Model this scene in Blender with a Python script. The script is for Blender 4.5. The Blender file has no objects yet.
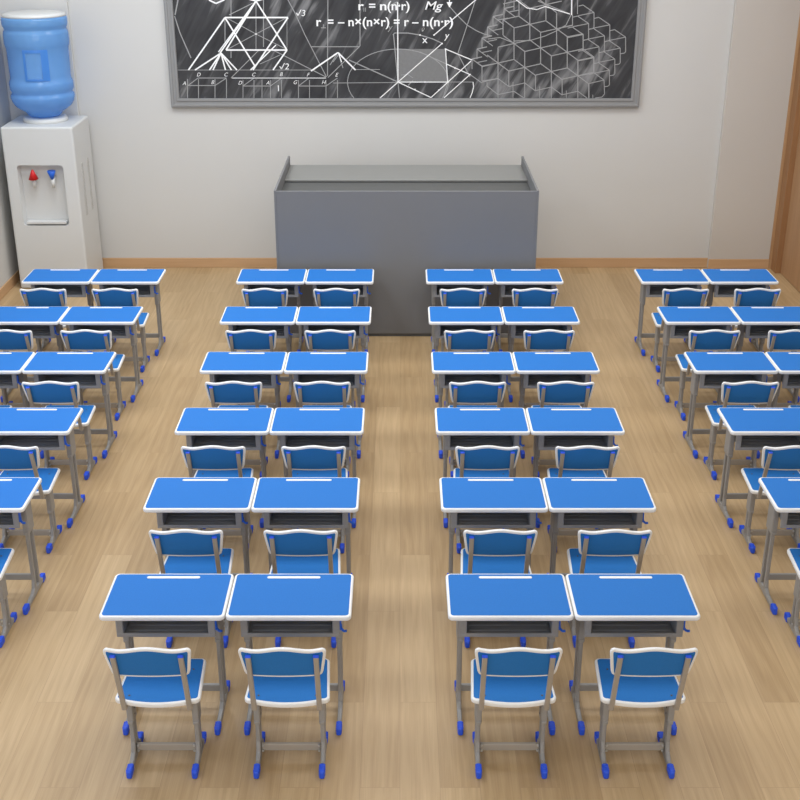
import bpy, bmesh, math, random
from mathutils import Vector, Matrix
random.seed(4)
C = bpy.context.scene.collection

# ------------------------------------------------------------------ camera
F_PX = 1200.0
PITCH = math.atan(517.0 / F_PX)
CAM_Z = 3.94
cam = bpy.data.cameras.new('camera'); cam.sensor_width = 36; cam.lens = F_PX / 800 * 36
cam.clip_end = 100
co = bpy.data.objects.new('camera', cam); C.objects.link(co)
co.location = (0, 0, CAM_Z); co.rotation_euler = (math.pi / 2 - PITCH, 0, 0)
bpy.context.scene.camera = co

# ------------------------------------------------------------------ materials
def lin(c):
    return tuple(((v / 255) / 12.92 if v / 255 <= .04045 else ((v / 255 + .055) / 1.055) ** 2.4) for v in c) + (1,)

def mat(name, rgb, rough=.5, metal=0, var=.04, nscale=8, bump=0, bscale=200, spec=.5):
    m = bpy.data.materials.new(name); m.use_nodes = True
    nt = m.node_tree; N = nt.nodes; L = nt.links
    b = N['Principled BSDF']
    b.inputs['Roughness'].default_value = rough; b.inputs['Metallic'].default_value = metal
    b.inputs['Specular IOR Level'].default_value = spec
    tc = N.new('ShaderNodeTexCoord')
    nz = N.new('ShaderNodeTexNoise'); nz.inputs['Scale'].default_value = nscale; nz.inputs['Detail'].default_value = 4
    L.new(tc.outputs['Object'], nz.inputs['Vector'])
    mx = N.new('ShaderNodeMix'); mx.data_type = 'RGBA'
    a = lin(rgb)
    mx.inputs[6].default_value = tuple(max(0, v * (1 - var)) for v in a[:3]) + (1,)
    mx.inputs[7].default_value = tuple(min(1, v * (1 + var)) for v in a[:3]) + (1,)
    L.new(nz.outputs['Fac'], mx.inputs[0]); L.new(mx.outputs[2], b.inputs['Base Color'])
    if bump:
        n2 = N.new('ShaderNodeTexNoise'); n2.inputs['Scale'].default_value = bscale
        L.new(tc.outputs['Object'], n2.inputs['Vector'])
        bp = N.new('ShaderNodeBump'); bp.inputs['Strength'].default_value = bump; bp.inputs['Distance'].default_value = .002
        L.new(n2.outputs['Fac'], bp.inputs['Height']); L.new(bp.outputs['Normal'], b.inputs['Normal'])
    return m

M = {}
M['blue'] = mat('blue_laminate', (44, 116, 194), .6, var=.10, nscale=150, spec=.14)
M['seat_blue'] = mat('blue_seat_plastic', (44, 116, 188), .6, var=.08, nscale=150, spec=.14)
M['white'] = mat('white_edge_plastic', (238, 238, 236), .4, var=.01)
M['steel'] = mat('grey_coated_steel', (150, 148, 145), .45, var=.06, nscale=14)
M['post'] = mat('warm_grey_steel', (165, 157, 146), .4, var=.05, nscale=14)
M['bin'] = mat('grey_bin_plastic', (146, 146, 146), .55, var=.04)
M['dark'] = mat('dark_gap', (48, 48, 48), .7)
M['cap'] = mat('blue_foot_plastic', (38, 88, 228), .45, var=.15, nscale=120, bump=.5, bscale=160)
M['screw'] = mat('bright_screw', (205, 205, 200), .3, metal=.6)
M['screw_dark'] = mat('dull_screw', (96, 92, 88), .4, metal=.5)
M['podium'] = mat('grey_podium_panel', (126, 126, 127), .6, var=.03, nscale=2, spec=.2)
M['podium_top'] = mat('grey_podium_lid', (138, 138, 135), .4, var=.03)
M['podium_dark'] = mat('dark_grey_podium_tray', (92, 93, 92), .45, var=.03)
M['plastic'] = mat('white_dispenser_plastic', (212, 213, 212), .4, var=.015, nscale=3)
M['recess'] = mat('dispenser_recess_plastic', (206, 206, 205), .45, var=.02)
M['vent'] = mat('dispenser_vent_plastic', (186, 184, 181), .5)
M['red'] = mat('red_tap_lever', (205, 25, 30), .4)
M['tapblue'] = mat('blue_tap_lever', (25, 95, 205), .4)
M['alu'] = mat('grey_board_frame', (142, 142, 142), .55, metal=.0, var=.03, nscale=6)
M['wall'] = mat('painted_wall', (206, 205, 202), .85, var=.02, nscale=1.2, bump=.05, bscale=60)
M['wall_r'] = mat('painted_wall_warm', (200, 195, 188), .85, var=.02, nscale=1.2, bump=.05, bscale=60)  # wall paint with the right side's dimmer, warmer light put into its colour
M['ceil'] = mat('ceiling_paint', (232, 232, 230), .9, var=.01)

def chalk(name, v, a=1):
    m = mat(name, (v, v, v), .9, var=.12, nscale=40)
    return m
M['chalk_w'] = chalk('bright_chalk', 244)
M['chalk_g'] = chalk('faint_chalk', 158)
M['chalk_f'] = chalk('dusty_chalk_fill', 124)

def board_material():
    m = bpy.data.materials.new('chalkboard'); m.use_nodes = True
    nt = m.node_tree; N = nt.nodes; L = nt.links; b = N['Principled BSDF']
    b.inputs['Roughness'].default_value = .8
    b.inputs['Specular IOR Level'].default_value = .2
    tc = N.new('ShaderNodeTexCoord')
    mp = N.new('ShaderNodeMapping'); mp.inputs['Scale'].default_value = (1.0, 1, 7)
    m0 = N.new('ShaderNodeMapping'); m0.inputs['Rotation'].default_value = (0, 1.05, 0)
    L.new(tc.outputs['Object'], m0.inputs['Vector']); L.new(m0.outputs['Vector'], mp.inputs['Vector'])
    n1 = N.new('ShaderNodeTexNoise'); n1.inputs['Scale'].default_value = 1.6; n1.inputs['Detail'].default_value = 8; n1.inputs['Distortion'].default_value = .8
    L.new(mp.outputs['Vector'], n1.inputs['Vector'])
    n2 = N.new('ShaderNodeTexNoise'); n2.inputs['Scale'].default_value = 1.3; n2.inputs['Detail'].default_value = 3
    L.new(tc.outputs['Object'], n2.inputs['Vector'])
    mu = N.new('ShaderNodeMath'); mu.operation = 'MULTIPLY'
    L.new(n1.outputs['Fac'], mu.inputs[0]); L.new(n2.outputs['Fac'], mu.inputs[1])
    r = N.new('ShaderNodeValToRGB')
    e = r.color_ramp.elements
    e[0].position = .12; e[0].color = lin((50, 50, 52)); e[1].position = .44; e[1].color = lin((140, 140, 141))
    k = e.new(.28); k.color = lin((70, 70, 72))
    L.new(mu.outputs[0], r.inputs[0]); L.new(r.outputs[0], b.inputs['Base Color'])
    return m
M['board'] = board_material()

def wood_floor():
    m = bpy.data.materials.new('oak_floor'); m.use_nodes = True
    nt = m.node_tree; N = nt.nodes; L = nt.links; b = N['Principled BSDF']
    b.inputs['Roughness'].default_value = .42; b.inputs['Specular IOR Level'].default_value = .35
    tc = N.new('ShaderNodeTexCoord')
    mp = N.new('ShaderNodeMapping'); mp.inputs['Rotation'].default_value = (0, 0, math.pi / 2)
    L.new(tc.outputs['Object'], mp.inputs['Vector'])
    br = N.new('ShaderNodeTexBrick')
    br.inputs['Scale'].default_value = 1; br.inputs['Brick Width'].default_value = 1.5; br.inputs['Row Height'].default_value = .19
    br.inputs['Mortar Size'].default_value = .0012; br.inputs['Mortar Smooth'].default_value = .6; br.inputs['Bias'].default_value = 0
    br.offset = .43; br.offset_frequency = 2
    br.inputs['Color1'].default_value = (0, 0, 0, 1); br.inputs['Color2'].default_value = (1, 1, 1, 1); br.inputs['Mortar'].default_value = (.0, .0, .0, 1)
    L.new(mp.outputs['Vector'], br.inputs['Vector'])
    # grain: per-plank shifted coordinates
    sp = N.new('ShaderNodeSeparateXYZ'); L.new(tc.outputs['Object'], sp.inputs[0])
    def math_(op, a, bb=None, c=None):
        n = N.new('ShaderNodeMath'); n.operation = op
        for i, v in enumerate((a, bb, c)):
            if v is None: continue
            if isinstance(v, (int, float)): n.inputs[i].default_value = v
            else: L.new(v, n.inputs[i])
        return n.outputs[0]
    rgb = N.new('ShaderNodeSeparateColor'); L.new(br.outputs['Color'], rgb.inputs[0])
    sh = math_('MULTIPLY', rgb.outputs[0], 17.0)
    cx = math_('MULTIPLY', sp.outputs[0], 1.0)
    cy = math_('MULTIPLY_ADD', sp.outputs[1], .11, sh)
    cb = N.new('ShaderNodeCombineXYZ'); L.new(cx, cb.inputs[0]); L.new(cy, cb.inputs[1])
    wv = N.new('ShaderNodeTexWave'); wv.wave_type = 'BANDS'; wv.bands_direction = 'X'
    wv.inputs['Scale'].default_value = 5; wv.inputs['Distortion'].default_value = 14; wv.inputs['Detail'].default_value = 3; wv.inputs['Detail Scale'].default_value = 1.2
    L.new(cb.outputs[0], wv.inputs['Vector'])
    cy2 = math_('MULTIPLY_ADD', sp.outputs[1], .035, sh)
    cb2 = N.new('ShaderNodeCombineXYZ'); L.new(cx, cb2.inputs[0]); L.new(cy2, cb2.inputs[1])
    nz = N.new('ShaderNodeTexNoise'); nz.inputs['Scale'].default_value = 55; nz.inputs['Detail'].default_value = 6
    L.new(cb2.outputs[0], nz.inputs['Vector'])
    n3 = N.new('ShaderNodeTexNoise'); n3.inputs['Scale'].default_value = .6; n3.inputs['Detail'].default_value = 2
    L.new(tc.outputs['Object'], n3.inputs['Vector'])
    s = math_('MULTIPLY_ADD', wv.outputs['Fac'], .11, math_('MULTIPLY_ADD', nz.outputs['Fac'], .32, .05))
    cy4 = math_('MULTIPLY_ADD', sp.outputs[1], .02, sh)
    cb4 = N.new('ShaderNodeCombineXYZ'); L.new(cx, cb4.inputs[0]); L.new(cy4, cb4.inputs[1])
    n4 = N.new('ShaderNodeTexNoise'); n4.inputs['Scale'].default_value = 170; n4.inputs['Detail'].default_value = 3
    L.new(cb4.outputs[0], n4.inputs['Vector'])
    s = math_('ADD', s, math_('MULTIPLY_ADD', n4.outputs['Fac'], .34, -.17))
    s = math_('ADD', s, math_('MULTIPLY', rgb.outputs[0], .26))
    s = math_('ADD', s, math_('MULTIPLY', n3.outputs['Fac'], .12))
    r = N.new('ShaderNodeValToRGB'); e = r.color_ramp.elements
    e[0].position = .2; e[0].color = lin((168, 139, 100)); e[1].position = .85; e[1].color = lin((207, 179, 138))
    L.new(s, r.inputs[0])
    mx = N.new('ShaderNodeMix'); mx.data_type = 'RGBA'
    mx.inputs[7].default_value = lin((158, 130, 98))
    L.new(math_('MULTIPLY', br.outputs['Fac'], .6), mx.inputs[0]); L.new(r.outputs[0], mx.inputs[6])
    L.new(mx.outputs[2], b.inputs['Base Color'])
    bp = N.new('ShaderNodeBump'); bp.inputs['Strength'].default_value = .06; bp.inputs['Distance'].default_value = .002
    L.new(nz.outputs['Fac'], bp.inputs['Height']); L.new(bp.outputs['Normal'], b.inputs['Normal'])
    return m
M['floor'] = wood_floor()

def wood(name, c1, c2, axis='Z', rough=.5):
    m = bpy.data.materials.new(name); m.use_nodes = True
    nt = m.node_tree; N = nt.nodes; L = nt.links; b = N['Principled BSDF']
    b.inputs['Roughness'].default_value = rough; b.inputs['Specular IOR Level'].default_value = .3
    tc = N.new('ShaderNodeTexCoord'); mp = N.new('ShaderNodeMapping')
    mp.inputs['Scale'].default_value = {'Z': (14, 14, .9), 'X': (.9, 14, 14), 'Y': (14, .9, 14)}[axis]
    L.new(tc.outputs['Object'], mp.inputs['Vector'])
    nz = N.new('ShaderNodeTexNoise'); nz.inputs['Scale'].default_value = 1.5; nz.inputs['Detail'].default_value = 7; nz.inputs['Distortion'].default_value = .4
    L.new(mp.outputs['Vector'], nz.inputs['Vector'])
    r = N.new('ShaderNodeValToRGB'); e = r.color_ramp.elements
    e[0].position = .3; e[0].color = lin(c1); e[1].position = .7; e[1].color = lin(c2)
    L.new(nz.outputs['Fac'], r.inputs[0]); L.new(r.outputs[0], b.inputs['Base Color'])
    return m
M['skirt'] = wood('oak_skirting', (196, 158, 118), (206, 169, 130), 'X')
M['skirt_y'] = wood('oak_skirting_side', (196, 158, 118), (206, 169, 130), 'Y')
M['door'] = wood('brown_door_wood', (166, 128, 92), (178, 140, 104), 'Z')
M['door_dark'] = wood('brown_casing_wood', (148, 108, 72), (162, 120, 82), 'Z')
M['door_edge'] = wood('light_oak_edge', (176, 138, 100), (190, 152, 112), 'Z')

def glass_mat():
    m = bpy.data.materials.new('blue_bottle_plastic'); m.use_nodes = True
    nt = m.node_tree; N = nt.nodes; L = nt.links; b = N['Principled BSDF']
    b.inputs['Base Color'].default_value = lin((138, 196, 250)); b.inputs['Roughness'].default_value = .12
    tr = N.new('ShaderNodeBsdfTransparent'); tr.inputs[0].default_value = lin((170, 208, 250))
    mx = N.new('ShaderNodeMixShader')
    tc = N.new('ShaderNodeTexCoord'); nz = N.new('ShaderNodeTexNoise'); nz.inputs['Scale'].default_value = 3
    L.new(tc.outputs['Object'], nz.inputs['Vector'])
    mr = N.new('ShaderNodeMapRange'); mr.inputs[3].default_value = .42; mr.inputs[4].default_value = .60
    L.new(nz.outputs['Fac'], mr.inputs[0]); L.new(mr.outputs[0], mx.inputs[0])
    L.new(b.outputs[0], mx.inputs[1]); L.new(tr.outputs[0], mx.inputs[2])
    L.new(mx.outputs[0], N['Material Output'].inputs[0])
    return m
M['bottle'] = glass_mat()
M['bottle_in'] = mat('deep_blue_moulding', (66, 128, 205), .3, var=.06)

def emit(name, rgb, s):
    m = bpy.data.materials.new(name); m.use_nodes = True
    b = m.node_tree.nodes['Principled BSDF']
    b.inputs['Base Color'].default_value = lin(rgb); b.inputs['Emission Color'].default_value = lin(rgb); b.inputs['Emission Strength'].default_value = s
    return m

# ------------------------------------------------------------------ mesh helpers
def new():
    return bmesh.new()

def add_box(bm, x0, x1, y0, y1, z0, z1, bev=0, seg=2, mi=0, rot=None, at=None):
    t = bmesh.new(); bmesh.ops.create_cube(t, size=1)
    for v in t.verts:
        v.co = Vector(((x0 + x1) / 2 + v.co.x * (x1 - x0), (y0 + y1) / 2 + v.co.y * (y1 - y0), (z0 + z1) / 2 + v.co.z * (z1 - z0)))
    if bev: bmesh.ops.bevel(t, geom=t.edges[:], offset=bev, segments=seg, affect='EDGES', profile=.5)
    merge(bm, t, mi, rot, at)

def merge(bm, t, mi=0, rot=None, at=None):
    if rot is not None: bmesh.ops.transform(t, matrix=rot, verts=t.verts)
    if at is not None: bmesh.ops.translate(t, vec=at, verts=t.verts)
    for f in t.faces: f.material_index = mi
    me = bpy.data.meshes.new('tmp'); t.to_mesh(me); t.free()
    bm.from_mesh(me); bpy.data.meshes.remove(me)

def add_prism(bm, pts, axis, a0, a1, bev=0, seg=2, mi=0):
    """outline pts (u,v) extruded along axis from a0 to a1. axis X: (y,z); Y: (x,z); Z: (x,y)"""
    t = bmesh.new()
    def P(u, v, a):
        return {'X': (a, u, v), 'Y': (u, a, v), 'Z': (u, v, a)}[axis]
    lo = [t.verts.new(P(u, v, a0)) for u, v in pts]; hi = [t.verts.new(P(u, v, a1)) for u, v in pts]
    n = len(pts)
    t.faces.new(lo); t.faces.new(hi[::-1])
    rim = []
    for i in range(n):
        t.faces.new((lo[i], hi[i], hi[(i + 1) % n], lo[(i + 1) % n]))
    bmesh.ops.recalc_face_normals(t, faces=t.faces)
    if bev:
        t.edges.ensure_lookup_table()
        ls = set(lo); hs = set(hi)
        rim = [e for e in t.edges if (e.verts[0] in ls and e.verts[1] in ls) or (e.verts[0] in hs and e.verts[1] in hs)]
        bmesh.ops.bevel(t, geom=rim, offset=bev, segments=seg, affect='EDGES', profile=.5)
    merge(bm, t, mi)

def add_cyl(bm, p0, p1, r0, r1=None, n=16, mi=0, smooth=True):
    r1 = r0 if r1 is None else r1
    p0 = Vector(p0); p1 = Vector(p1); d = p1 - p0
    t = bmesh.new()
    bmesh.ops.create_cone(t, cap_ends=True, segments=n, radius1=r0, radius2=max(r1, 1e-5), depth=d.length)
    q = Vector((0, 0, 1)).rotation_difference(d.normalized()).to_matrix().to_4x4()
    for f in t.faces:
        if len(f.verts) == 4 and smooth: f.smooth = True
    merge(bm, t, mi, q, (p0 + p1) / 2)

def add_lathe(bm, prof, cx, cy, n=48, mi=0, cap=True):
    t = bmesh.new(); rings = []
    for r, z in prof:
        rings.append([t.verts.new((cx + r * math.cos(2 * math.pi * k / n), cy + r * math.sin(2 * math.pi * k / n), z)) for k in range(n)])
    for a, b in zip(rings, rings[1:]):
        for k in range(n):
            f = t.faces.new((a[k], a[(k + 1) % n], b[(k + 1) % n], b[k])); f.smooth = True
    if cap:
        t.faces.new(rings[0][::-1]); t.faces.new(rings[-1])
    merge(bm, t, mi)

def obj(name, bm, mats, parent=None, loc=None):
    me = bpy.data.meshes.new(name); bm.to_mesh(me); bm.free()
    for m in (mats if isinstance(mats, (list, tuple)) else [mats]): me.materials.append(m)
    o = bpy.data.objects.new(name, me); C.objects.link(o)
    if parent is not None: o.parent = parent
    if loc is not None: o.location = loc
    return o

def tag(o, label=None, cat=None, group=None, kind=None):
    if label: o['label'] = label
    if cat: o['category'] = cat
    if group: o['group'] = group
    if kind: o['kind'] = kind
    return o

def thing(name, label, cat, loc=(0, 0, 0), group=None):
    o = bpy.data.objects.new(name, None); C.objects.link(o); o.location = loc
    o.empty_display_size = .1
    return tag(o, label, cat, group)

def struct(name, bm, m):
    return tag(obj(name, bm, m), kind='structure')

def rrect(w, d, r, n=5, cx=0, cy=0):
    pts = []
    for sx, sy, a0 in ((1, 1, 0), (-1, 1, 90), (-1, -1, 180), (1, -1, 270)):
        for k in range(n + 1):
            a = math.radians(a0 + 90 * k / n)
            pts.append((cx + sx * (w / 2 - r) + r * math.cos(a), cy + sy * (d / 2 - r) + r * math.sin(a)))
    return pts

def inset(pts, d):
    out = []; n = len(pts)
    area = sum(pts[i][0] * pts[(i + 1) % n][1] - pts[(i + 1) % n][0] * pts[i][1] for i in range(n))
    s = 1 if area > 0 else -1
    for i in range(n):
        a = Vector(pts[i - 1]); b = Vector(pts[i]); c = Vector(pts[(i + 1) % n])
        t = ((b - a).normalized() + (c - b).normalized()).normalized()
        nr = Vector((-t.y, t.x)) * s
        out.append(tuple(b + nr * d))
    return out

# ------------------------------------------------------------------ setting
XW = 4.12; YW = 12.9; H = 4.75; YB = -3.0
bm = new(); add_box(bm, -XW - .3, XW + .4, YB, YW + .2, -.1, 0); struct('floor', bm, M['floor'])
bm = new(); add_box(bm, -XW - .3, XW + .4, YB, YW + .2, H, H + .1); struct('ceiling', bm, M['ceil'])
bm = new()
add_box(bm, -XW - .3, XW + .4, YW, YW + .2, 0, H)
struct('wall_front', bm, M['wall'])
PX = 3.425
bm = new(); add_box(bm, -XW, -3.40, YW - .05, YW, 0, H, .004, 1); struct('trim_1', bm, M['wall'])
bm = new(); add_box(bm, PX, XW, YW - .05, YW, 0, H, .004, 1); struct('trim_2', bm, M['wall_r'])
bm = new(); add_box(bm, -XW - .2, -XW, YB, YW, 0, H); struct('wall_left', bm, M['wall'])
bm = new(); add_box(bm, -XW - .3, XW + .4, YB - .2, YB, 0, H); struct('wall_back', bm, M['wall'])
# right wall, in pieces round the doorway
DY0, DY1, DH = 11.35, 12.66, 3.3
bm = new()
add_box(bm, XW, XW + .2, YB, DY0 - .1, 0, H); add_box(bm, XW, XW + .2, DY0 - .1, YW, DH + .1, H)
add_box(bm, XW + .12, XW + .2, DY0 - .1, YW, 0, DH + .1)
struct('wall_right', bm, M['wall_r'])
# skirting
bm = new(); add_box(bm, -3.40, PX, YW - .016, YW - .0005, 0, .108, .003, 1); struct('baseboard_front', bm, M['skirt'])
bm = new(); add_box(bm, -XW + .0, -3.40, YW - .066, YW - .0505, 0, .108, .003, 1); struct('baseboard_front', bm, M['skirt'])
bm = new(); add_box(bm, PX, XW - .0, YW - .066, YW - .0505, 0, .108, .003, 1); struct('baseboard_front', bm, M['skirt'])
bm = new(); add_box(bm, -XW, -XW + .016, YB, YW - .066, 0, .108, .003, 1); struct('baseboard_left', bm, M['skirt_y'])
bm = new(); add_box(bm, XW - .016, XW, YB, DY0 - .12, 0, .108, .003, 1); struct('baseboard_right', bm, M['skirt_y'])
# door: casing + leaf
door = bpy.data.objects.new('door_1', None); C.objects.link(door); tag(door, kind='structure'); door.location = (XW, 12, 0)
def dobj(name, bm, m):
    bmesh.ops.translate(bm, vec=(-XW, -12, 0), verts=bm.verts)
    return obj(name, bm, m, door)
bm = new()
add_box(bm, XW, XW + .119, DY1, DY1 + .17, 0, DH + .1, .003, 1)
add_box(bm, XW - .0, XW + .119, DY0 - .1, DY0, 0, DH + .1, .003, 1)
add_box(bm, XW - .0, XW + .119, DY0, DY1, DH, DH + .1, .003, 1)
dobj('door_casing', bm, M['door_dark'])
bm = new(); add_box(bm, XW - .028, XW + .02, DY1 + .17, YW - .052, 0, H, .002, 1); dobj('casing_edge', bm, M['door_edge'])
bm = new(); add_box(bm, XW + .06, XW + .1, DY0, DY1, .004, DH - .003, .003, 1); dobj('door_leaf', bm, M['door'])
bm = new()
add_cyl(bm, (XW + .06, DY0 + .09, 1.1), (XW + .0, DY0 + .09, 1.1), .012)
add_box(bm, XW - .004, XW + .012, DY0 + .08, DY0 + .22, 1.09, 1.11, .004, 1)
dobj('door_handle', bm, M['screw'])
# windows on the left wall (beyond the frame on the left), daylight
for i, (a, b) in enumerate(((1.2, 3.6), (4.6, 7.0))):
    bm = new(); z0, z1 = 1.0, 3.0; t = .07
    add_box(bm, -XW, -XW + .05, a, b, z0, z0 + t, .004, 1); add_box(bm, -XW, -XW + .05, a, b, z1 - t, z1, .004, 1)
    for yy in (a, (a + b) / 2 - t / 2, b - t): add_box(bm, -XW, -XW + .05, yy, yy + t, z0 + t, z1 - t, .004, 1)
    w = struct('window_%d' % (i + 1), bm, M['white'])
    bm = new(); add_box(bm, -XW + .004, -XW + .012, a + t, b - t, z0 + t, z1 - t)
    obj('window_pane', bm, emit('daylight_%d' % i, (196, 218, 255), 2.6), w)

# ------------------------------------------------------------------ desk
DW, DD, DT = .607, .40, .700     # desk width, depth, top height
PAIR = .611
def rotx(a): return Matrix.Rotation(a, 4, 'X')

def make_cap(bm, x, y0, y1, s=1, w=.027):
    """blue foot shoe; s=1 open to +y"""
    add_box(bm, x - w / 2, x + w / 2, y0, y1, 0, .044, .008, 2)
    for k in range(4):
        yy = y0 + (y1 - y0) * (.2 + .2 * k)
        add_box(bm, x - w / 2 - .0012, x + w / 2 + .0012, yy - .003, yy + .003, .012, .0452, .001, 1)

def make_leg(root, x, side, y_front, y_back, ymid, ztop, zsplit, hook_side=0, sw=.03, sd=.08):
    bm = new()
    # upper sleeve, rounded
    add_box(bm, x - sw / 2, x + sw / 2, ymid - sd / 2, ymid + sd / 2, zsplit, ztop, .007, 2)
    add_box(bm, x - sw / 2 + .002, x + sw / 2 - .002, ymid - sd / 2 - .004, ymid + sd / 2 + .004, zsplit - .0, zsplit + .02, .005, 2)
    # two posts running down into the foot
    pw = .024; g = sd / 2 - .008
    for yy in (ymid - g + pw / 2, ymid + g - pw / 2):
        add_box(bm, x - .011, x + .011, yy - pw / 2, yy + pw / 2, .03, zsplit + .03, .004, 1)
    # adjusting holes on the inner and outer face
    n = 4
    for k in range(n):
        zz = zsplit + (ztop - zsplit) * (.2 + .2 * k)
        xi = x - side * (sw / 2 - .001)
        add_cyl(bm, (xi, ymid, zz), (xi - side * .002, ymid, zz), .006, n=10, mi=1)
    leg = obj('leg', bm, [M['steel'], M['dark']], root)
    bm = new()
    yf, yb = ymid - g, ymid + g
    prof = [(y_front + .02, .010), (y_back - .02, .010), (y_back - .02, .036), (yb + .045, .040), (yb + .012, .056), (yb, .10), (yb - .01, .10),
            (yb - .018, .05), (yf + .018, .05), (yf + .01, .11), (yf, .11), (yf - .016, .062), (yf - .05, .042), (y_front + .02, .036)]
    add_prism(bm, prof, 'X', x - .011, x + .011, .004, 1)
    obj('foot_bar', bm, M['steel'], leg)
    bm = new(); make_cap(bm, x, y_front - .008, y_front + .060); obj('foot_cap', bm, M['cap'], leg)
    bm = new(); make_cap(bm, x, y_back - .05, y_back + .005); obj('foot_cap', bm, M['cap'], leg)
    return leg

def make_desk():
    r = thing('school_desk', None, None)
    # top: white bodied board with a blue laminate face
    bm = new(); add_prism(bm, rrect(DW, DD, .026, 6, 0, DD / 2), 'Z', DT - .026, DT, .009, 3)
    top = obj('tabletop', bm, M['white'], r)
    bm = new(); add_prism(bm, rrect(DW - .026, DD - .026, .018, 6, 0, DD / 2), 'Z', DT - .004, DT + .0008)
    tag(obj('laminate_surface', bm, M['blue'], top), 'blue laminate writing surface')
    bm = new(); add_prism(bm, rrect(.27, .020, .0095, 5, 0, DD - .044), 'Z', DT - .002, DT + .004, .0025, 2)
    tag(obj('pen_groove', bm, M['white'], top), 'narrow white pen strip')
    # book bin
    bm = new(); x = .213; z0 = DT - .162; z1 = DT - .0265; yb = .345; yf = .085; t = .006
    add_box(bm, -x, x, yf, yb, z0, z0 + t)
    add_box(bm, -x, -x + t, yf, yb, z0 + t, z1); add_box(bm, x - t, x, yf, yb, z0 + t, z1)
    add_box(bm, -x + t, x - t, yb - t, yb, z0 + t, z1)
    # floor ribs
    for k in range(5): add_box(bm, -x + .02, x - .02, yf + .03 + .045 * k, yf + .042 + .045 * k, z0 + t, z0 + t + .004, .0015, 1)
    b = obj('book_bin', bm, M['bin'], r)
    bm = new()
    add_box(bm, -.243, .243, yf - .012, yf, z0 - .004, z0 + .018, .004, 2)
    for s in (-1, 1): add_box(bm, s * .243 if s < 0 else .207, -.207 if s < 0 else .243, yf - .0115, yf + .004, z0 + .014, z1, .004, 1)
    obj('bin_rim', bm, M['steel'], b)
    # side frames
    for s in (-1, 1):
        make_leg(r, s * .2310, s, -.002, .392, .250, DT - .027, .42, sw=.034, sd=.112)
    # cross bar low down
    bm = new(); add_box(bm, -.2195, .2195, .240, .258, .085, .126, .005, 2); obj('crossbar', bm, M['steel'], r)
    # top brackets
    for s in (-1, 1):
        bm = new(); add_box(bm, s * .231 - .012, s * .231 + .012, .1, .36, DT - .045, DT - .0262, .003, 1); obj('top_bracket', bm, M['steel'], r)
    # bag hook on the right hand side
    bm = new(); hx = .2435
    pts = [(hx + .003, .09, .60), (hx + .005, .088, .578), (hx + .018, .08, .566), (hx + .032, .075, .570)]
    add_box(bm, hx - .0005, hx + .007, .076, .104, .572, .632, .002, 1)
    for p, q in zip(pts, pts[1:]): add_cyl(bm, p, q, .0065, n=10)
    tag(obj('bag_hook', bm, M['tapblue'], r), 'small blue plastic bag hook')
    return r

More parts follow.
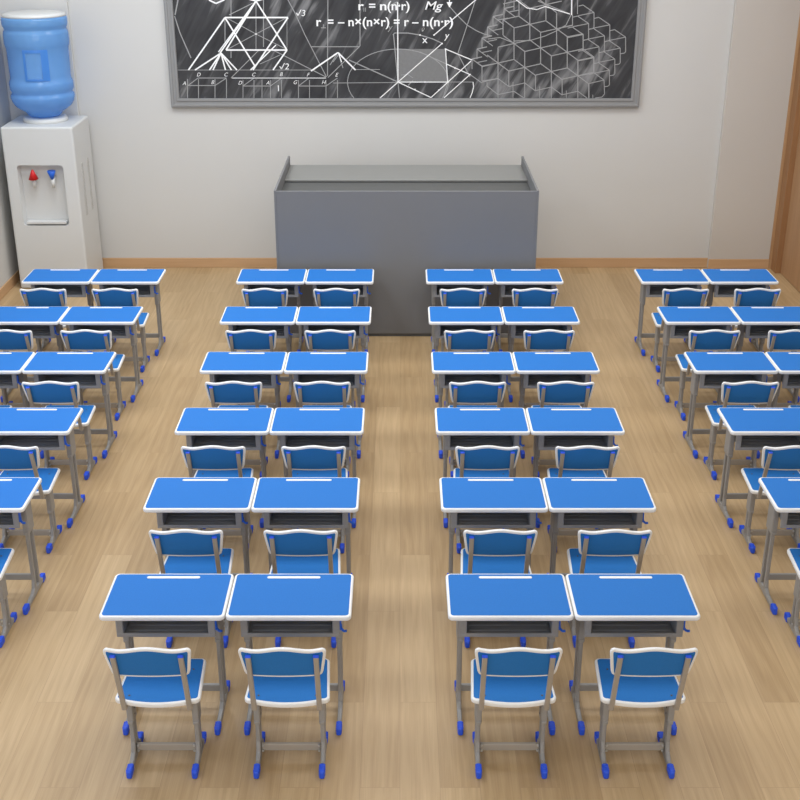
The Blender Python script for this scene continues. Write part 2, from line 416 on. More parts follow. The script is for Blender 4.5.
def make_chair():
    """origin on floor under the desk's near edge line; the chair stands at negative y"""
    r = thing('school_chair', None, None)
    SZ = .425
    # seat outline
    pts = []
    n = 14
    for k in range(n + 1):             # near edge, bowed towards the viewer
        u = -1 + 2 * k / n
        pts.append((u * .168, -.298 + .03 * u * u))
    # near right corner
    def arc(cx, cy, rr, a0, a1, m=5): return [(cx + rr * math.cos(math.radians(a0 + (a1 - a0) * k / m)), cy + rr * math.sin(math.radians(a0 + (a1 - a0) * k / m))) for k in range(m + 1)]
    pts += arc(.166, -.238, .031, -70, -4)
    pts += arc(.154, .040, .028, 2, 90)
    pts += arc(-.154, .040, .028, 90, 178)
    pts += arc(-.166, -.238, .031, 184, 250)
    pts = [(a * 1.02, b) for a, b in pts]
    bm = new(); add_prism(bm, pts, 'Z', SZ - .026, SZ, .009, 3)
    seat = obj('seat', bm, M['white'], r)
    bm = new(); add_prism(bm, inset(pts, .013), 'Z', SZ - .004, SZ + .0008)
    tag(obj('seat_surface', bm, M['seat_blue'], seat), 'blue seat surface')
    for x in (-.135, .135):
        for y in (-.235, -.03):
            bm = new(); add_cyl(bm, (x, y, SZ), (x, y, SZ + .003), .005, n=10); obj('screw', bm, M['screw_dark'], seat)
    # backrest in its own tilted plane
    BH = .198
    tilt = math.atan2(.105, .37)
    def ztop(x):
        a = abs(x)
        return BH - .021 * (0.5 - 0.5 * math.cos(min(1, a / .135) * math.pi)) + (.006 * min(1, max(0, (a - .135) / .045)))
    o = []
    m = 22
    for k in range(m + 1):
        x = .166 - .332 * k / m; o.append((x, ztop(x)))
    side = [(-.177, .1835), (-.186, .179), (-.1925, .170), (-.194, .158), (-.1925, .142), (-.187, .10), (-.1805, .05), (-.177, .028), (-.171, .012), (-.159, .003), (-.144, 0)]
    o += side + [(-.144 + .288 * k / 12, 0) for k in range(1, 12)] + [(-a, b) for a, b in side[::-1]]
    B = Matrix.Translation((0, -.327, .605)) @ Matrix.Rotation(tilt, 4, 'X')
    def shape(bm):
        for v in bm.verts: v.co.y += .3 * v.co.x ** 2
        bmesh.ops.transform(bm, matrix=B, verts=bm.verts)
    o = [(a * 1.02, b) for a, b in o]
    def panes(bm):
        for k in range(-5, 6):
            g = bm.verts[:] + bm.edges[:] + bm.faces[:]
            bmesh.ops.bisect_plane(bm, geom=g, plane_co=(k * .033, 0, 0), plane_no=(1, 0, 0))
    bm = new(); add_prism(bm, o, 'Y', -.008, .008, .005, 2); panes(bm); shape(bm)
    back = obj('backrest', bm, M['white'], r)
    bm = new(); add_prism(bm, inset(o, .0135), 'Y', -.0092, .0092); panes(bm); shape(bm)
    tag(obj('backrest_panel', bm, M['seat_blue'], back), 'blue faces of the backrest')
    # back posts
    for s in (-1, 1):
        x = s * .153
        bm = new()
        add_box(bm, x - .012, x + .012, -.0195, -.0035, -.235, .150, .003, 1)
        bmesh.ops.transform(bm, matrix=B, verts=bm.verts)
        add_box(bm, x - .011, x + .011, -.262, -.10, SZ - .051, SZ - .0265, .003, 1)
        p = obj('back_post', bm, M['post'], r)
        bm = new(); add_box(bm, x - .0135, x + .0135, -.0203, -.0032, .1495, .1565, .004, 2)
        bmesh.ops.transform(bm, matrix=B, verts=bm.verts)
        tag(obj('post_cap', bm, M['cap'], p), 'blue plastic end cap')
    for s in (-1, 1):
        make_leg(r, s * .157, s, -.311, -.018, -.148, SZ - .026, .22, sw=.031, sd=.080)
    for s in (-1, 1):
        bm = new(); add_box(bm, s * .157 - .012, s * .157 + .012, -.24, .02, SZ - .044, SZ - .0262, .003, 1); obj('seat_bracket', bm, M['steel'], r)
    bm = new(); add_box(bm, -.146, .146, -.166, -.149, .045, .086, .005, 2)
    st = obj('stretcher', bm, M['post'], r)
    for s in (-1, 1):
        for z in (.050, .082):
            bm = new(); add_cyl(bm, (s * .137, -.174, z), (s * .137, -.165, z), .006, n=10); obj('bolt', bm, M['screw'], st)
    return r

def kids(o): return [c for c in bpy.data.objects if c.parent == o]
def dup(root):
    r = root.copy(); C.objects.link(r)
    for ch in tree[root.name]:
        c = ch[0].copy(); C.objects.link(c); c.parent = r
        for g in ch[1]:
            d = g.copy(); C.objects.link(d); d.parent = c
    return r
tree = {}
desk0 = make_desk(); chair0 = make_chair()
for rt in (desk0, chair0): tree[rt.name] = [(c, kids(c)) for c in kids(rt)]
desk_name, chair_name = desk0.name, chair0.name

ROWS = ['row nearest the blackboard', 'second row from the blackboard', 'third row from the blackboard', 'fourth row from the blackboard', 'second nearest row', 'nearest row']
COLS = [('far-left column', -3.356, range(0, 5)), ('centre-left column', -1.455, range(0, 6)), ('centre-right column', .230, range(0, 6)), ('far-right column', 2.135, range(0, 5))]
Y6 = 4.884; STEP = 1.052
CHAIR_DY = [-.085, -.055, -.040, -.022, -.022, -.010]
DESK_DY = [.010, .005, .005, .010, .030, 0]
SIDE_DX = [0, 0, .004, .008, .013, 0]
first = True
for ci, (cn, xl, rows) in enumerate(COLS):
    for ri in rows:
        y = Y6 + (5 - ri) * STEP + DESK_DY[ri]
        for pi, side in enumerate(('left', 'right')):
            outer = (ci == 0 and pi == 0) or (ci == 3 and pi == 1)
            if outer and ri >= 3: continue
            x = xl + PAIR / 2 + pi * PAIR + (SIDE_DX[ri] if ci == 0 else -SIDE_DX[ri] if ci == 3 else 0)
            d = desk0 if first else dup(desk0)
            c = chair0 if first else dup(chair0)
            d.location = (x, y, 0); c.location = (x + (.024, .002 if ri < 3 else .009, -.001, -.020)[ci] + random.uniform(-.002, .002), y + CHAIR_DY[ri], 0)
            d.name = desk_name; c.name = chair_name
            if ri >= 3 and ci in (0, 3): w = 'blue-topped desk at the picture edge'; wc = 'blue chair at the picture edge'
            elif ri == 0 and ci == 0: w = '%s blue-topped desk of pair beside water dispenser' % side; wc = 'blue chair at %s desk of pair beside water dispenser' % side
            elif ri == 0 and ci == 3: w = '%s blue-topped desk of pair beside brown door' % side; wc = 'blue chair at %s desk of pair beside brown door' % side
            else: w = '%s blue-topped desk of its pair' % side; wc = 'blue chair behind %s desk of its pair' % side
            tag(d, '%s, %s, %s' % (w, cn, ROWS[ri]), 'desk', 'school desks in rows')
            tag(c, '%s, %s, %s' % (wc, cn, ROWS[ri]), 'chair', 'school chairs in rows')
            first = False

# ------------------------------------------------------------------ teacher's podium
PXC, PY0, PY1, PW, PH = .058, 10.66, 12.16, 1.194, 1.397
r = thing('teacher_podium', 'large grey teaching podium against the wall below the blackboard', 'podium', (PXC, PY0, 0))
L_ = PY1 - PY0
bm = new(); add_box(bm, -PW + .02, PW - .02, .0, .02, .03, PH - .004, .002, 1); obj('front_panel', bm, M['podium'], r)
for s in (-1, 1):
    bm = new(); a, b = sorted((s * PW, s * (PW - .02))); add_box(bm, a, b, -.002, L_, .0, PH, .002, 1); obj('side_panel', bm, M['podium'], r)
bm = new(); add_box(bm, -PW + .02, PW - .02, L_ - .02, L_, .03, PH - .1105, .002, 1); obj('back_panel', bm, M['podium'], r)
bm = new(); add_box(bm, -PW + .021, PW - .021, .83, L_, PH - .110, PH - .090, .003, 1); tag(obj('worktop', bm, M['podium_top'], r), 'lighter grey rear worktop')
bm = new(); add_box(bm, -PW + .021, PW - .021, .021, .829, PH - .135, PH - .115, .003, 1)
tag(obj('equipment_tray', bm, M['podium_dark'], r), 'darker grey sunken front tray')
bm = new(); add_box(bm, -PW + .02, PW - .02, .012, L_ - .03, 0, .03); obj('plinth', bm, M['podium_dark'], r)

# ------------------------------------------------------------------ water dispenser + bottle
DX0, DX1, DY_, DYB, DHH = -4.01, -3.285, 12.12, 12.80, 1.694
wdt = DX1 - DX0; dep = DYB - DY_
r = thing('water_dispenser', 'white floor-standing water dispenser with hot and cold taps in left corner', 'water dispenser', (DX0, DY_, 0))
t = bmesh.new()
rx0, rx1, rz0, rz1, rd = .118, .59, .68, 1.31, .09
def V(x, y, z): return t.verts.new((x, y, z))
of = [V(0, 0, 0), V(wdt, 0, 0), V(wdt, 0, DHH), V(0, 0, DHH)]
ob = [V(0, dep, 0), V(wdt, dep, 0), V(wdt, dep, DHH), V(0, dep, DHH)]
cap_r = rrect(rx1 - rx0, rz1 - rz0, .035, 4, (rx0 + rx1) / 2, (rz0 + rz1) / 2)
fr = [V(a, 0, b) for a, b in cap_r]; bk = [V(a * .94 + .06 * (rx0 + rx1) / 2, rd, b * .96 + .04 * (rz0 + rz1) / 2) for a, b in cap_r]
nn = len(cap_r); q = nn // 4
# corner groups in order: (+,+) (-,+) (-,-) (+,-)
cor = [of[2], of[3], of[0], of[1]]
for g in range(4):
    for k in range(q - 1): t.faces.new((fr[g * q + k], fr[g * q + k + 1], cor[g]))
    a = fr[g * q + q - 1]; b = fr[(g * q + q) % nn]
    t.faces.new((a, b, cor[(g + 1) % 4], cor[g]))
for k in range(nn): t.faces.new((fr[k], bk[k], bk[(k + 1) % nn], fr[(k + 1) % nn]))
t.faces.new(bk)
for a, b in ((0, 1), (1, 2), (2, 3), (3, 0)): t.faces.new((of[a], of[b], ob[b], ob[a]))
t.faces.new(ob)
bmesh.ops.recalc_face_normals(t, faces=t.faces)
ed = [e for e in t.edges if (e.verts[0] in of + ob and e.verts[1] in of + ob)]
bmesh.ops.bevel(t, geom=ed, offset=.02, segments=3, affect='EDGES', profile=.5)
body = obj('cabinet_body', t, M['plastic'], r)
bm = new(); add_prism(bm, [(0.0, rz0 + .02), (.085, rz0 + .02), (.085, rz0 + .045), (0.0, rz0 + .04)], 'X', rx0 + .03, rx1 - .03, .003, 1); obj('drip_tray', bm, M['plastic'], r)
for x, m, nm, up in ((.270, 'red', 'hot_tap', 1), (.462, 'tapblue', 'cold_tap', 0)):
    bm = new(); add_cyl(bm, (x, rd, 1.17), (x, .02, 1.16), .022); add_cyl(bm, (x, .03, 1.17), (x, .03, 1.075), .024, .017)
    tp = obj(nm, bm, M['plastic'], r)
    bm = new()
    if up: add_cyl(bm, (x, .02, 1.165), (x, .012, 1.26), .050, .010)
    else: add_cyl(bm, (x, .02, 1.165), (x, .012, 1.25), .016, .042)
    tag(obj('tap_lever', bm, M[m], tp), 'red hot tap lever' if up else 'blue cold tap lever')
for y, za, zb in ((.19, .74, 1.29), (.43, .74, 1.29)):
    bm = new(); add_box(bm, wdt - .004, wdt + .006, y, y + .055, za, zb, .003, 1)
    for k in range(12):
        zz = za + .03 + k * .042
        add_box(bm, wdt + .004, wdt + .010, y + .008, y + .047, zz, zz + .014, .002, 1)
    obj('side_vent', bm, M['vent'], r)
bm = new(); add_lathe(bm, [(.22, DHH - .01), (.225, DHH + .02), (.215, DHH + .042), (.18, DHH + .045)], wdt / 2, dep / 2 + .03, 40); obj('bottle_collar', bm, M['plastic'], r)

bx, by = DX0 + wdt / 2, DY_ + dep / 2 + .03
bt = thing('water_bottle', 'large blue water bottle upside down on the white dispenser', 'bottle', (bx, by, DHH + .046))
z_ = DHH + .046
prof = [(.06, 1.742), (.15, 1.745), (.175, 1.765), (.19, 1.79), (.235, 1.815), (.285, 1.85), (.315, 1.895), (.328, 1.94), (.326, 1.965), (.312, 1.98), (.312, 2.0),
        (.325, 2.02), (.327, 2.075), (.322, 2.10), (.310, 2.12), (.308, 2.16), (.312, 2.30), (.314, 2.42), (.322, 2.445), (.328, 2.47), (.328, 2.56), (.322, 2.585), (.313, 2.60), (.313, 2.615),
        (.324, 2.635), (.330, 2.66), (.330, 2.70), (.322, 2.725)]
prof = [(a * .97, b) for a, b in prof]
bm = new(); add_lathe(bm, [(a, b - z_) for a, b in prof], 0, 0, 56); obj('bottle_body', bm, M['bottle'], bt)
bm = new(); add_lathe(bm, [(.312, 2.7255 - z_), (.302, 2.75 - z_), (.26, 2.762 - z_), (.1, 2.765 - z_)], 0, 0, 56)
tag(obj('bottle_base', bm, M['plastic'], bt), 'white rim round the upturned base')
# moulded grip inside the front wall of the bottle
bm = new()
def band(a0, a1, z0, z1, rr):
    n = 8
    for k in range(n):
        u0 = math.radians(a0 + (a1 - a0) * k / n); u1 = math.radians(a0 + (a1 - a0) * (k + 1) / n)
        vs = [bm.verts.new((rad * math.cos(u), rad * math.sin(u), z)) for rad in (rr - .006, rr) for u, z in ((u0, z0), (u1, z0), (u1, z1), (u0, z1))]
        for f in ((0, 1, 2, 3), (4, 5, 6, 7), (0, 1, 5, 4), (2, 3, 7, 6), (1, 2, 6, 5), (3, 0, 4, 7)): bm.faces.new([vs[i] for i in f])
Z = lambda z: z - z_
band(257, 261, Z(2.13), Z(2.43), .3085); band(290, 303, Z(2.13), Z(2.43), .3085); band(261, 290, Z(2.40), Z(2.43), .3085); band(261, 290, Z(2.13), Z(2.15), .3085)
bmesh.ops.recalc_face_normals(bm, faces=bm.faces)
tag(obj('bottle_grip', bm, M['bottle_in'], bt), 'deeper blue moulded grip')

# ------------------------------------------------------------------ blackboard
BZ0, BZ1, BX0, BX1 = 1.765, 3.15, -2.413, 2.522
BY = YW - .05
bb = thing('blackboard', 'wide framed blackboard covered in chalk geometry on the far wall', 'blackboard', ((BX0 + BX1) / 2, YW, 0))
def bobj(name, bm, m, parent=None):
    bmesh.ops.translate(bm, vec=(-(BX0 + BX1) / 2, -YW, 0), verts=bm.verts)
    return obj(name, bm, m, parent or bb)
FWd = .092
bm = new(); add_box(bm, BX0 + .05, BX1 - .05, YW - .03, YW - .001, BZ0 + .05, BZ1 - .05); panel = bobj('board_panel', bm, M['board'])
bm = new()
prof = [(-.001, 0), (-.05, 0), (-.056, .012), (-.056, .03), (-.046, .036), (-.046, .06), (-.054, .066), (-.054, FWd - .006), (-.045, FWd), (-.001, FWd)]
def frame_side(bm, p0, p1, inward):
    t = bmesh.new(); p0 = Vector(p0); p1 = Vector(p1); d = (p1 - p0).normalized(); inw = Vector(inward)
    ra = [t.verts.new(p0 + inw * v + d * v + Vector((0, u, 0))) for u, v in prof]
    rb = [t.verts.new(p1 + inw * v - d * v + Vector((0, u, 0))) for u, v in prof]
    for i in range(len(prof)): t.faces.new((ra[i], ra[(i + 1) % len(prof)], rb[(i + 1) % len(prof)], rb[i]))
    t.faces.new(ra); t.faces.new(rb[::-1]); bmesh.ops.recalc_face_normals(t, faces=t.faces); merge(bm, t)
frame_side(bm, (BX0, YW, BZ0), (BX1, YW, BZ0), (0, 0, 1)); frame_side(bm, (BX0, YW, BZ1), (BX1, YW, BZ1), (0, 0, -1))
frame_side(bm, (BX0, YW, BZ0), (BX0, YW, BZ1), (1, 0, 0)); frame_side(bm, (BX1, YW, BZ0), (BX1, YW, BZ1), (-1, 0, 0))
bobj('board_frame', bm, M['alu'])

YP = YW - .0315
def w(px, py):
    """where the sight line of a mark measured on the photograph meets the board's plane"""
    u = (px - 400) / F_PX; v = -(py - 400) / F_PX
    d = Vector((u, math.cos(PITCH) + v * math.sin(PITCH), -math.sin(PITCH) + v * math.cos(PITCH)))
    s = YP / d.y
    return Vector((d.x * s, YP, CAM_Z + d.z * s))
XL, XR, ZB, ZT = BX0 + FWd, BX1 - FWd, BZ0 + FWd, BZ1 - FWd
layer = [0]
def stroke(bm, p, q, wd, mi):
    a, b = w(*p), w(*q)
    d = b - a
    if d.length < 1e-5: return
    # clip into the board
    t0, t1 = 0.0, 1.0
    for c0, dd, lo, hi in ((a.x, d.x, XL, XR), (a.z, d.z, ZB, ZT)):
        if abs(dd) < 1e-9:
            if c0 < lo or c0 > hi: return
        else:
            u0, u1 = sorted(((lo - c0) / dd, (hi - c0) / dd)); t0 = max(t0, u0); t1 = min(t1, u1)
    if t1 <= t0: return
    a, b = a + d * t0, a + d * t1
    n = Vector((-d.z, 0, d.x)).normalized() * wd / 2
    layer[0] += 1; off = Vector((0, -.0000045 * layer[0] - (.002 if mi == 0 else 0), 0))
    vs = [bm.verts.new(pp + off) for pp in (a - n, b - n, b + n, a + n)]
    f = bm.faces.new(vs); f.material_index = mi
    if f.normal.y > 0 or True:
        f.normal_update()
        if f.normal.y > 0: f.normal_flip()
S = .0098
bm = new()
def W(*pts, k=1.55):
    for p, q in zip(pts, pts[1:]): stroke(bm, p, q, S * k, 0)
def G(*pts, k=.85):
    for p, q in zip(pts, pts[1:]): stroke(bm, p, q, S * k, 1)
def ext(p, q, y):      # carry a line that leaves the top of the picture on up the board
    t = (y - p[1]) / (q[1] - p[1]); return (p[0] + (q[0] - p[0]) * t, y)
TOP = -26
W((188.5, 70), (225, 17.5), (288, 17.5), (253, 70)); W((225, 17.5), (255.5, 67)); W((256, 1), (287, 50), (226, 50), (256, 1))
W((256, 1), (220, 53)); W((252, 6), (218.5, 52), k=1.1); W((287, 50), (273, 70)); W((276, 45), (250.5, 70), k=1.2)
for x in (195, 209.5, 213, 225.5, 231.5, 237): W((221, 53), (x, 70), k=1.5)
W((209, 0), (216, 3.4), (224, 0)); W((209, 0), (211, -20), (232, -24), (224, 0)); W((249, -1), (256, 1), (263, -1)); W((249, -1), (240, -14), (256, -24), (272, -14), (263, -1))
W((311, 71), (338, 52.5), (355.5, 70)); W((338.5, 53), (341.5, 62), k=1.1)
G((337, 54), (330, 65)); G((339, 54), (333, 62)); G((341, 62), (343, 68))
G((231, TOP), (231, 17)); G((225, 18), (225, 43)); G((229, 15), (253, 3)); G((231, 58), (231, 50))
for p in ((225, 17), (288, 17), (228, 49), (286, 49), (256, 2), (256, 50)): G((256, 34), p, k=.7)
G((263.5, TOP), (263.5, 47)); G((276, -24), (288, 0), (295, 13), (305, 35), (326.5, 77)); G((328, TOP), (327.5, 76)); G((360, TOP), (360, 46), (328, 77.5)); G((311, 46.7), (359, 46.7))
G((271, 49), (326, 77)); G((287, 20), (287, 48), k=.5); G((231, 78), (259, 50)); G((260, 64), (280, 55), k=.7)
G((349, 60), (398, 82), k=1.1)
W((398, 82), (431, 97.5), (471, 61), k=1.0); W((398, 82), (448, 82), k=1.0); G((333, 83), (398, 82.5), k=.7); G((448, 82), (473, 82), k=.7)
el = [(398 + 50.5 * math.cos(math.radians(a)), 82 - 33 * math.sin(math.radians(a))) for a in range(-30, 211, 8)]
G(*el, k=.8)
W((473, 82), (473.6, 87), (472, 93), (470, 97.8), k=.9)
W((397.6, 2), (398, 82), k=1.15); G((393.5, 34), (398, 82), k=1.0); G((393, 35), (394.5, 33), (408, 33), (420, 35), (433, 39), (441.5, 43), k=1)
G((390, 5.5), (397, 2), (400, 5), k=1)
W((398, 82), (442, 43.5), k=.95); W((434, 35), (475.5, 0), (500, -21), k=1.0); W((445.5, 49), (447.6, 82), k=1.0); W((445.5, 49), (472, 60), k=1.0)
G((458, 54), (470, 77)); G((458, 53), (475.5, 0)); G((450, 7), (458, 16), (467, 25), (477, 31), (484, 34)); W((449.5, -22), (449.5, 5), k=.9)
W((446.5, 64), (470, 74.5), k=.9); G((420, 52), (446.5, 64), k=.9); G((470, 74.5), (482, 83)); W((444, 97.8), (470, 74.5), k=.95); G((448, 82), (443, 97.8)); W((398, 82), (380, 98), k=1); G((398, 82), (399.5, 97.8))
G((408, 85.5), (413, 80.5)); G((401, 75), (408, 74.5), (413, 78), k=.6)
G((178, -20), (178, 0), (175, 15), k=1.3); G((174.5, 16), (180, 33), (191, 58), k=1.1)
# little boxes along the lower edge
G((172, 70), (315, 70), k=.6); G((354, 69.5), (380, 69.5), k=.6)
G((198, 78), (226.5, 78)); G((188, 85.5), (215, 85.5)); G((188, 85.5), (198, 78)); G((215, 85.5), (226.5, 78))
for x in (187.5, 198.5, 215, 226.5): G((x, 79), (x, 98))
W((232, 78), (326, 78), k=.7); G((243, 86), (270.5, 86)); G((243, 86), (254, 78)); G((270.5, 86), (281.5, 78))
for x in (243, 254, 262, 270.5, 281.5): G((x, 80), (x, 98), k=.75)
G((298.5, 86), (326, 86)); G((298.5, 86), (309, 78)); G((326, 86), (337.5, 78))
for x in (298.5, 309.5, 326, 337.5): G((x, 80), (x, 98), k=.75)
# dots and arrow head
def dot(x, y, s=1.1, mi=0):
    W((x - s, y), (x + s, y), k=s * 1.9)
for x, y in ((256, 34), (434, 35), (442, 43.5), (445.5, 49), (398, 82), (448, 82), (470, 74.5), (455, 68), (415, 89.5), (425, 82), (439, 90), (420, 35)): dot(x, y, .75)
for k in range(5): W((449.5 - 2.6 + k * .5, 2.6 + k), (449.5 + 2.6 - k * .5, 2.6 + k), k=1.1)
# pile of cubes
dv, lv, rv = (0, 15.5), (10.8, 8.0), (15.9, -3.6)
stars = [(519, 0.3), (545.9, 4.6), (503, 19.6), (529.8, 24.3), (556.6, 28.7), (514, 43.5), (540.6, 47.9), (567.2, 52.3), (498, 63), (524.7, 67.4), (551.3, 71.5), (577.8, 75.7)]
for sx, sy in stars:
    for v, sg in ((dv, 1), (dv, -1), (lv, 1), (lv, -1), (rv, 1), (rv, -1)):
        if (sx, sy) in ((519, .3), (545.9, 4.6)) and sg < 0 and v is dv: pass
        if (sx, sy) == (503, 19.6) and ((v is lv and sg < 0) or (v is rv and sg < 0) or (v is dv and sg < 0)): continue
        G((sx, sy), (sx + sg * v[0], sy + sg * v[1]), k=.95)
# closing edges below the lowest full cubes
for sx, sy in ((498, 63), (524.7, 67.4), (551.3, 71.5), (577.8, 75.7)):
    b0 = (sx, sy + 15.5)
    G(b0, (b0[0] + 10.8, b0[1] + 8)); G(b0, (b0[0] - 15.9, b0[1] + 3.6)); G(b0, (b0[0], 98)); G((b0[0] + 10.8, sy + 8), (b0[0] + 10.8, b0[1] + 8))
    G((b0[0] + 15, b0[1] + 3.5), (b0[0] + 15, 98), k=.7)
G((487, 82), (487, 86), (498, 94.5), (514, 91.3), (524, 98)); G((482, 81), (482, 66), (472, 59)); G((482, 81), (498, 78.5)); G((482, 66), (498, 63))
G((567.2, 52.3), (578, 60.3), (594, 57)); G((578, 60), (578, 75.7)); G((556.6, 28.7), (572.5, 25.5), (572.5, 15)); G((556.6, 28.7), (567.4, 36.7), (583, 33.8)); G((567.4, 36.7), (567.4, 52))
G((583, 33.8), (583, 49), (567.2, 52.3)); G((583, 49), (594, 57)); G((589, 83.5), (604, 80)); G((589, 83.5), (589, 98)); G((578, 76), (594, 72.8)); G((594, 57), (594, 72.8), (604, 80))
G((604, 80), (604.5, 94), (602, 97), (595, 98))
for k in range(3):
    for m_ in range(4):
        if (k, m_) in ((0, 3),): continue
        cx = 594 + 15.8 * k - 5.4 * m_; cy = 12.5 + 12.3 * k + 11 * m_
        G((cx - 16, cy + 3.2), (cx, cy), (cx - 11, cy - 7.5), (cx - 15.5, cy - 6.4)); G((cx, cy), (cx, cy + 14.5), (cx - 1.2, cy + 16), (cx - 5, cy + 16.6))
for sx, sy in ((504, 8.5), (493, 16.5), (487.5, 27), (482, 38), (477, 49), (472, 59)):
    G((sx, sy), (sx + 10, sy - 2.2), k=1.1); G((sx, sy), (sx, sy + 10)); G((sx, sy), (sx + 10.8, sy + 8)); G((sx + 5, sy + 3.5), (sx + 15, sy + 1.5))
G((504, 8), (508, -20)); G((519, 0), (519, 16)); G((514, 0), (514, 10)); W((515, -1), (527, 8), (537, 9.5), (545, 6.5), (570, 14), k=.9); W((572, TOP), (571.5, 15), k=1.3); G((577.5, TOP), (577.5, 14))
G((571, 15), (566, 25), (556, 31), (545, 36), (530, 40.5), (514, 41)); G((538, 1), (570, 14)); G((488, 39), (500, 37.5), (514, 43)); G((484, 34), (492, 36))
for y in range(-24, 0, 8): G((520, y), (536, y + 4)); G((585, y), (575, y - 7))
bobj('chalk_drawing', bm, [M['chalk_w'], M['chalk_g']], bb)

# dusty filled square
bm = new()
q4 = [w(*p) for p in ((396.5, 49), (445.5, 49), (447.5, 81.5), (398, 81.5))]
t0 = [bm.verts.new((v.x, YP + .0010, v.z)) for v in q4]; t1 = [bm.verts.new((v.x, YP + .0003, v.z)) for v in q4]
bm.faces.new(t1); bm.faces.new(t0[::-1])
for i in range(4): bm.faces.new((t0[i], t0[(i + 1) % 4], t1[(i + 1) % 4], t1[i]))
bmesh.ops.recalc_face_normals(bm, faces=bm.faces)
bobj('chalk_fill', bm, M['chalk_f'], bb)

# written characters
pieces = []
def text(s, px, py, hpx, bold=0.0, shear=0.0, wscale=1.0, mi=0, center=False):
    cu = bpy.data.curves.new('t', 'FONT'); cu.body = s; cu.size = 1; cu.offset = bold; cu.shear = shear
    cu.align_x = 'CENTER' if center else 'LEFT'
    o = bpy.data.objects.new('t', cu); C.objects.link(o)
    dg = bpy.context.evaluated_depsgraph_get(); dg.update()
    me = bpy.data.meshes.new_from_object(o.evaluated_get(dg))
    xs = [v.co.x for v in me.vertices]
    a = w(px, py)
    k = hpx * S / .52       # hpx = x-height in photo pixels
    pieces.append((me, a, k, wscale, mi, ('formula%d' if len(s) > 4 else 'letter%d') % len(pieces)))
    bpy.data.objects.remove(o); bpy.data.curves.remove(cu)
    return (max(xs) - min(xs)) * k if xs else 0
def text_fit(s, px0, px1, py, hpx, **kw):
    cu_w = text(s, px0, py, hpx, **kw)
    me, a, k, ws, mi, nm = pieces.pop()
    want = (w(px1, py) - w(px0, py)).x
    mn = min(v.co.x for v in me.vertices)
    ws = want / cu_w
    pieces.append((me, a - Vector((mn * k * ws, 0, 0)), k, ws, mi, nm))
B_ = .018
text_fit('r', 358.5, 364, 10, 6.4, bold=B_); text_fit('ll', 363.6, 365.8, 11.6, 3, mi=1); text_fit('=', 369, 375.4, 10, 6.4, bold=B_)
text_fit('n', 380, 386.5, 10, 6.4, bold=B_); text_fit('(n·r)', 387.5, 409.5, 10, 6.4, bold=B_)
text_fit('r', 316.5, 321.5, 26, 6.6, bold=B_)
G2 = [((321, 27.8), (326, 27.8)), ((323.5, 24.3), (323.5, 27.8))]
text_fit('=', 328, 333.6, 26, 6.6, bold=B_); text_fit('–', 338, 344.5, 26, 6.6, bold=B_)
text_fit('n×(n×r)', 348.4, 389.3, 26, 6.6, bold=B_); text_fit('=', 393.8, 399.6, 26, 6.6, bold=B_); text_fit('r', 404.3, 409, 26, 6.6, bold=B_)
text_fit('–', 412, 418.5, 26, 6.6, bold=B_); text_fit('n(n·r)', 422.8, 453, 26, 6.6, bold=B_)
text_fit('Mg', 425, 443, 9.6, 6.2, bold=.006, shear=.25)
text_fit('√3', 296, 305.5, 16, 4.6, shear=.15); text_fit('√2', 279.5, 289, 69.3, 4.6, shear=.15)
text('1', 276.5, 91, 4.6, bold=.01)
text('x', 422.3, 43, 5.6, bold=.004); text('y', 444.5, 38.5, 5, shear=.2, bold=.004); text('y', 388, 30, 4.5, mi=1, shear=.3); text('θ', 420.5, 32, 3.2, mi=1, shear=.3)
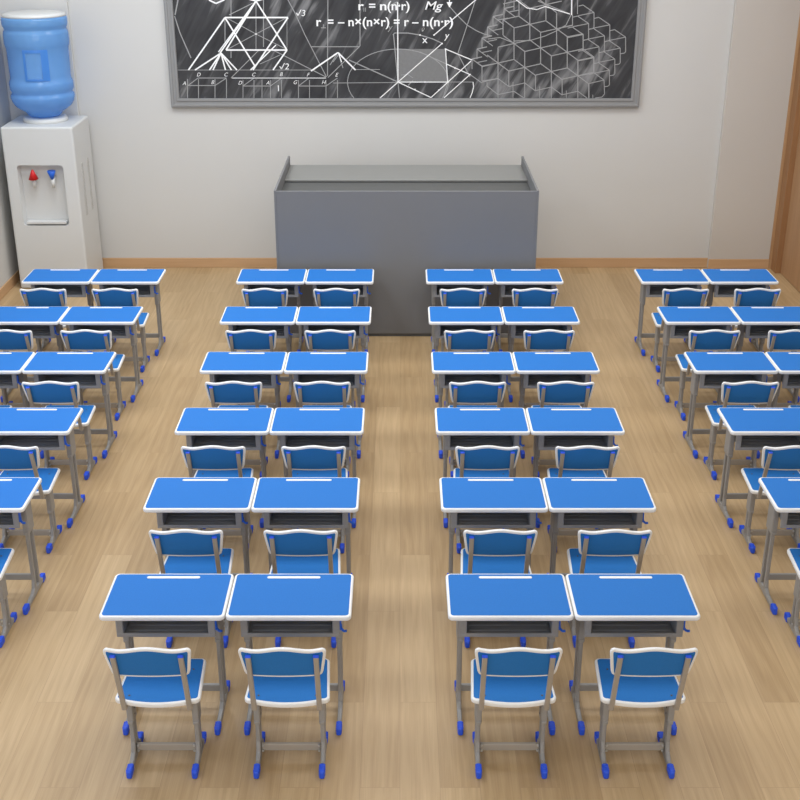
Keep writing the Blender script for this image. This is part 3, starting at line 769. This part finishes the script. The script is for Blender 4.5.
for s_, x, y in (('D', 196.5, 76.3), ('C', 223.8, 76.3), ('A', 182.5, 85), ('B', 211, 84), ('D', 238, 84.5), ('C', 251.5, 76.3), ('A', 266, 84.5), ('B', 279.5, 76), ('F', 306.5, 76.5), ('G', 293, 84), ('H', 321.5, 84), ('E', 335, 76.5)):
    text(s_, x, y, 2.9, shear=.35, mi=0)
groups = {}
for me, a, k, ws, mi, nm in pieces:
    t = bmesh.new(); t.from_mesh(me); bpy.data.meshes.remove(me)
    for v in t.verts: v.co = Vector((a.x + v.co.x * k * ws, YP - .0045, a.z + v.co.y * k))
    for f in t.faces:
        f.material_index = mi
        f.normal_update()
        if f.normal.y > 0: f.normal_flip()
    me2 = bpy.data.meshes.new('q'); t.to_mesh(me2); t.free()
    g = groups.setdefault(nm, bmesh.new()); g.from_mesh(me2); bpy.data.meshes.remove(me2)
groups['letter_p'] = bmesh.new()
for p, q in G2: stroke(groups['letter_p'], p, q, S * .8, 1)
for nm, g in groups.items():
    o = bobj('chalk_formula' if nm.startswith('formula') else 'chalk_letter', g, [M['chalk_w'], M['chalk_g']], bb)

# ------------------------------------------------------------------ light
def area(name, loc, sx, sy, power, col, rot=(0, 0, 0)):
    l = bpy.data.lights.new(name, 'AREA'); l.shape = 'RECTANGLE'; l.size = sx; l.size_y = sy; l.energy = power; l.color = col
    o = bpy.data.objects.new(name, l); C.objects.link(o); o.location = loc; o.rotation_euler = rot
for x in (-2.6, 0, 2.6):
    for y, e_ in ((.5, 8), (4.0, 22), (7.5, 68), (10.6, 76)):
        area('ceiling_lamp', (x, y, H - .03), 1.6, 1.6, e_ * (1 - x * .10), (.90, .95, 1) if x < 0 else (.99, .99, .985))

area('rear_window_daylight', (0, YB + .1, 2.6), 6.5, 3.0, 205, (1, .99, .975), (math.pi / 2, 0, 0))  # added fill light behind the camera, brightens faces turned towards it; no window there
wd = bpy.data.worlds.new('world'); bpy.context.scene.world = wd; wd.use_nodes = True
wd.node_tree.nodes['Background'].inputs[0].default_value = (.6, .65, .7, 1); wd.node_tree.nodes['Background'].inputs[1].default_value = .3
sc = bpy.context.scene
sc.view_settings.view_transform = 'Standard'; sc.view_settings.look = 'None'; sc.view_settings.gamma = 1; sc.view_settings.use_curve_mapping = False
sc.view_settings.exposure = -0.3
sc.cycles.max_bounces = 8
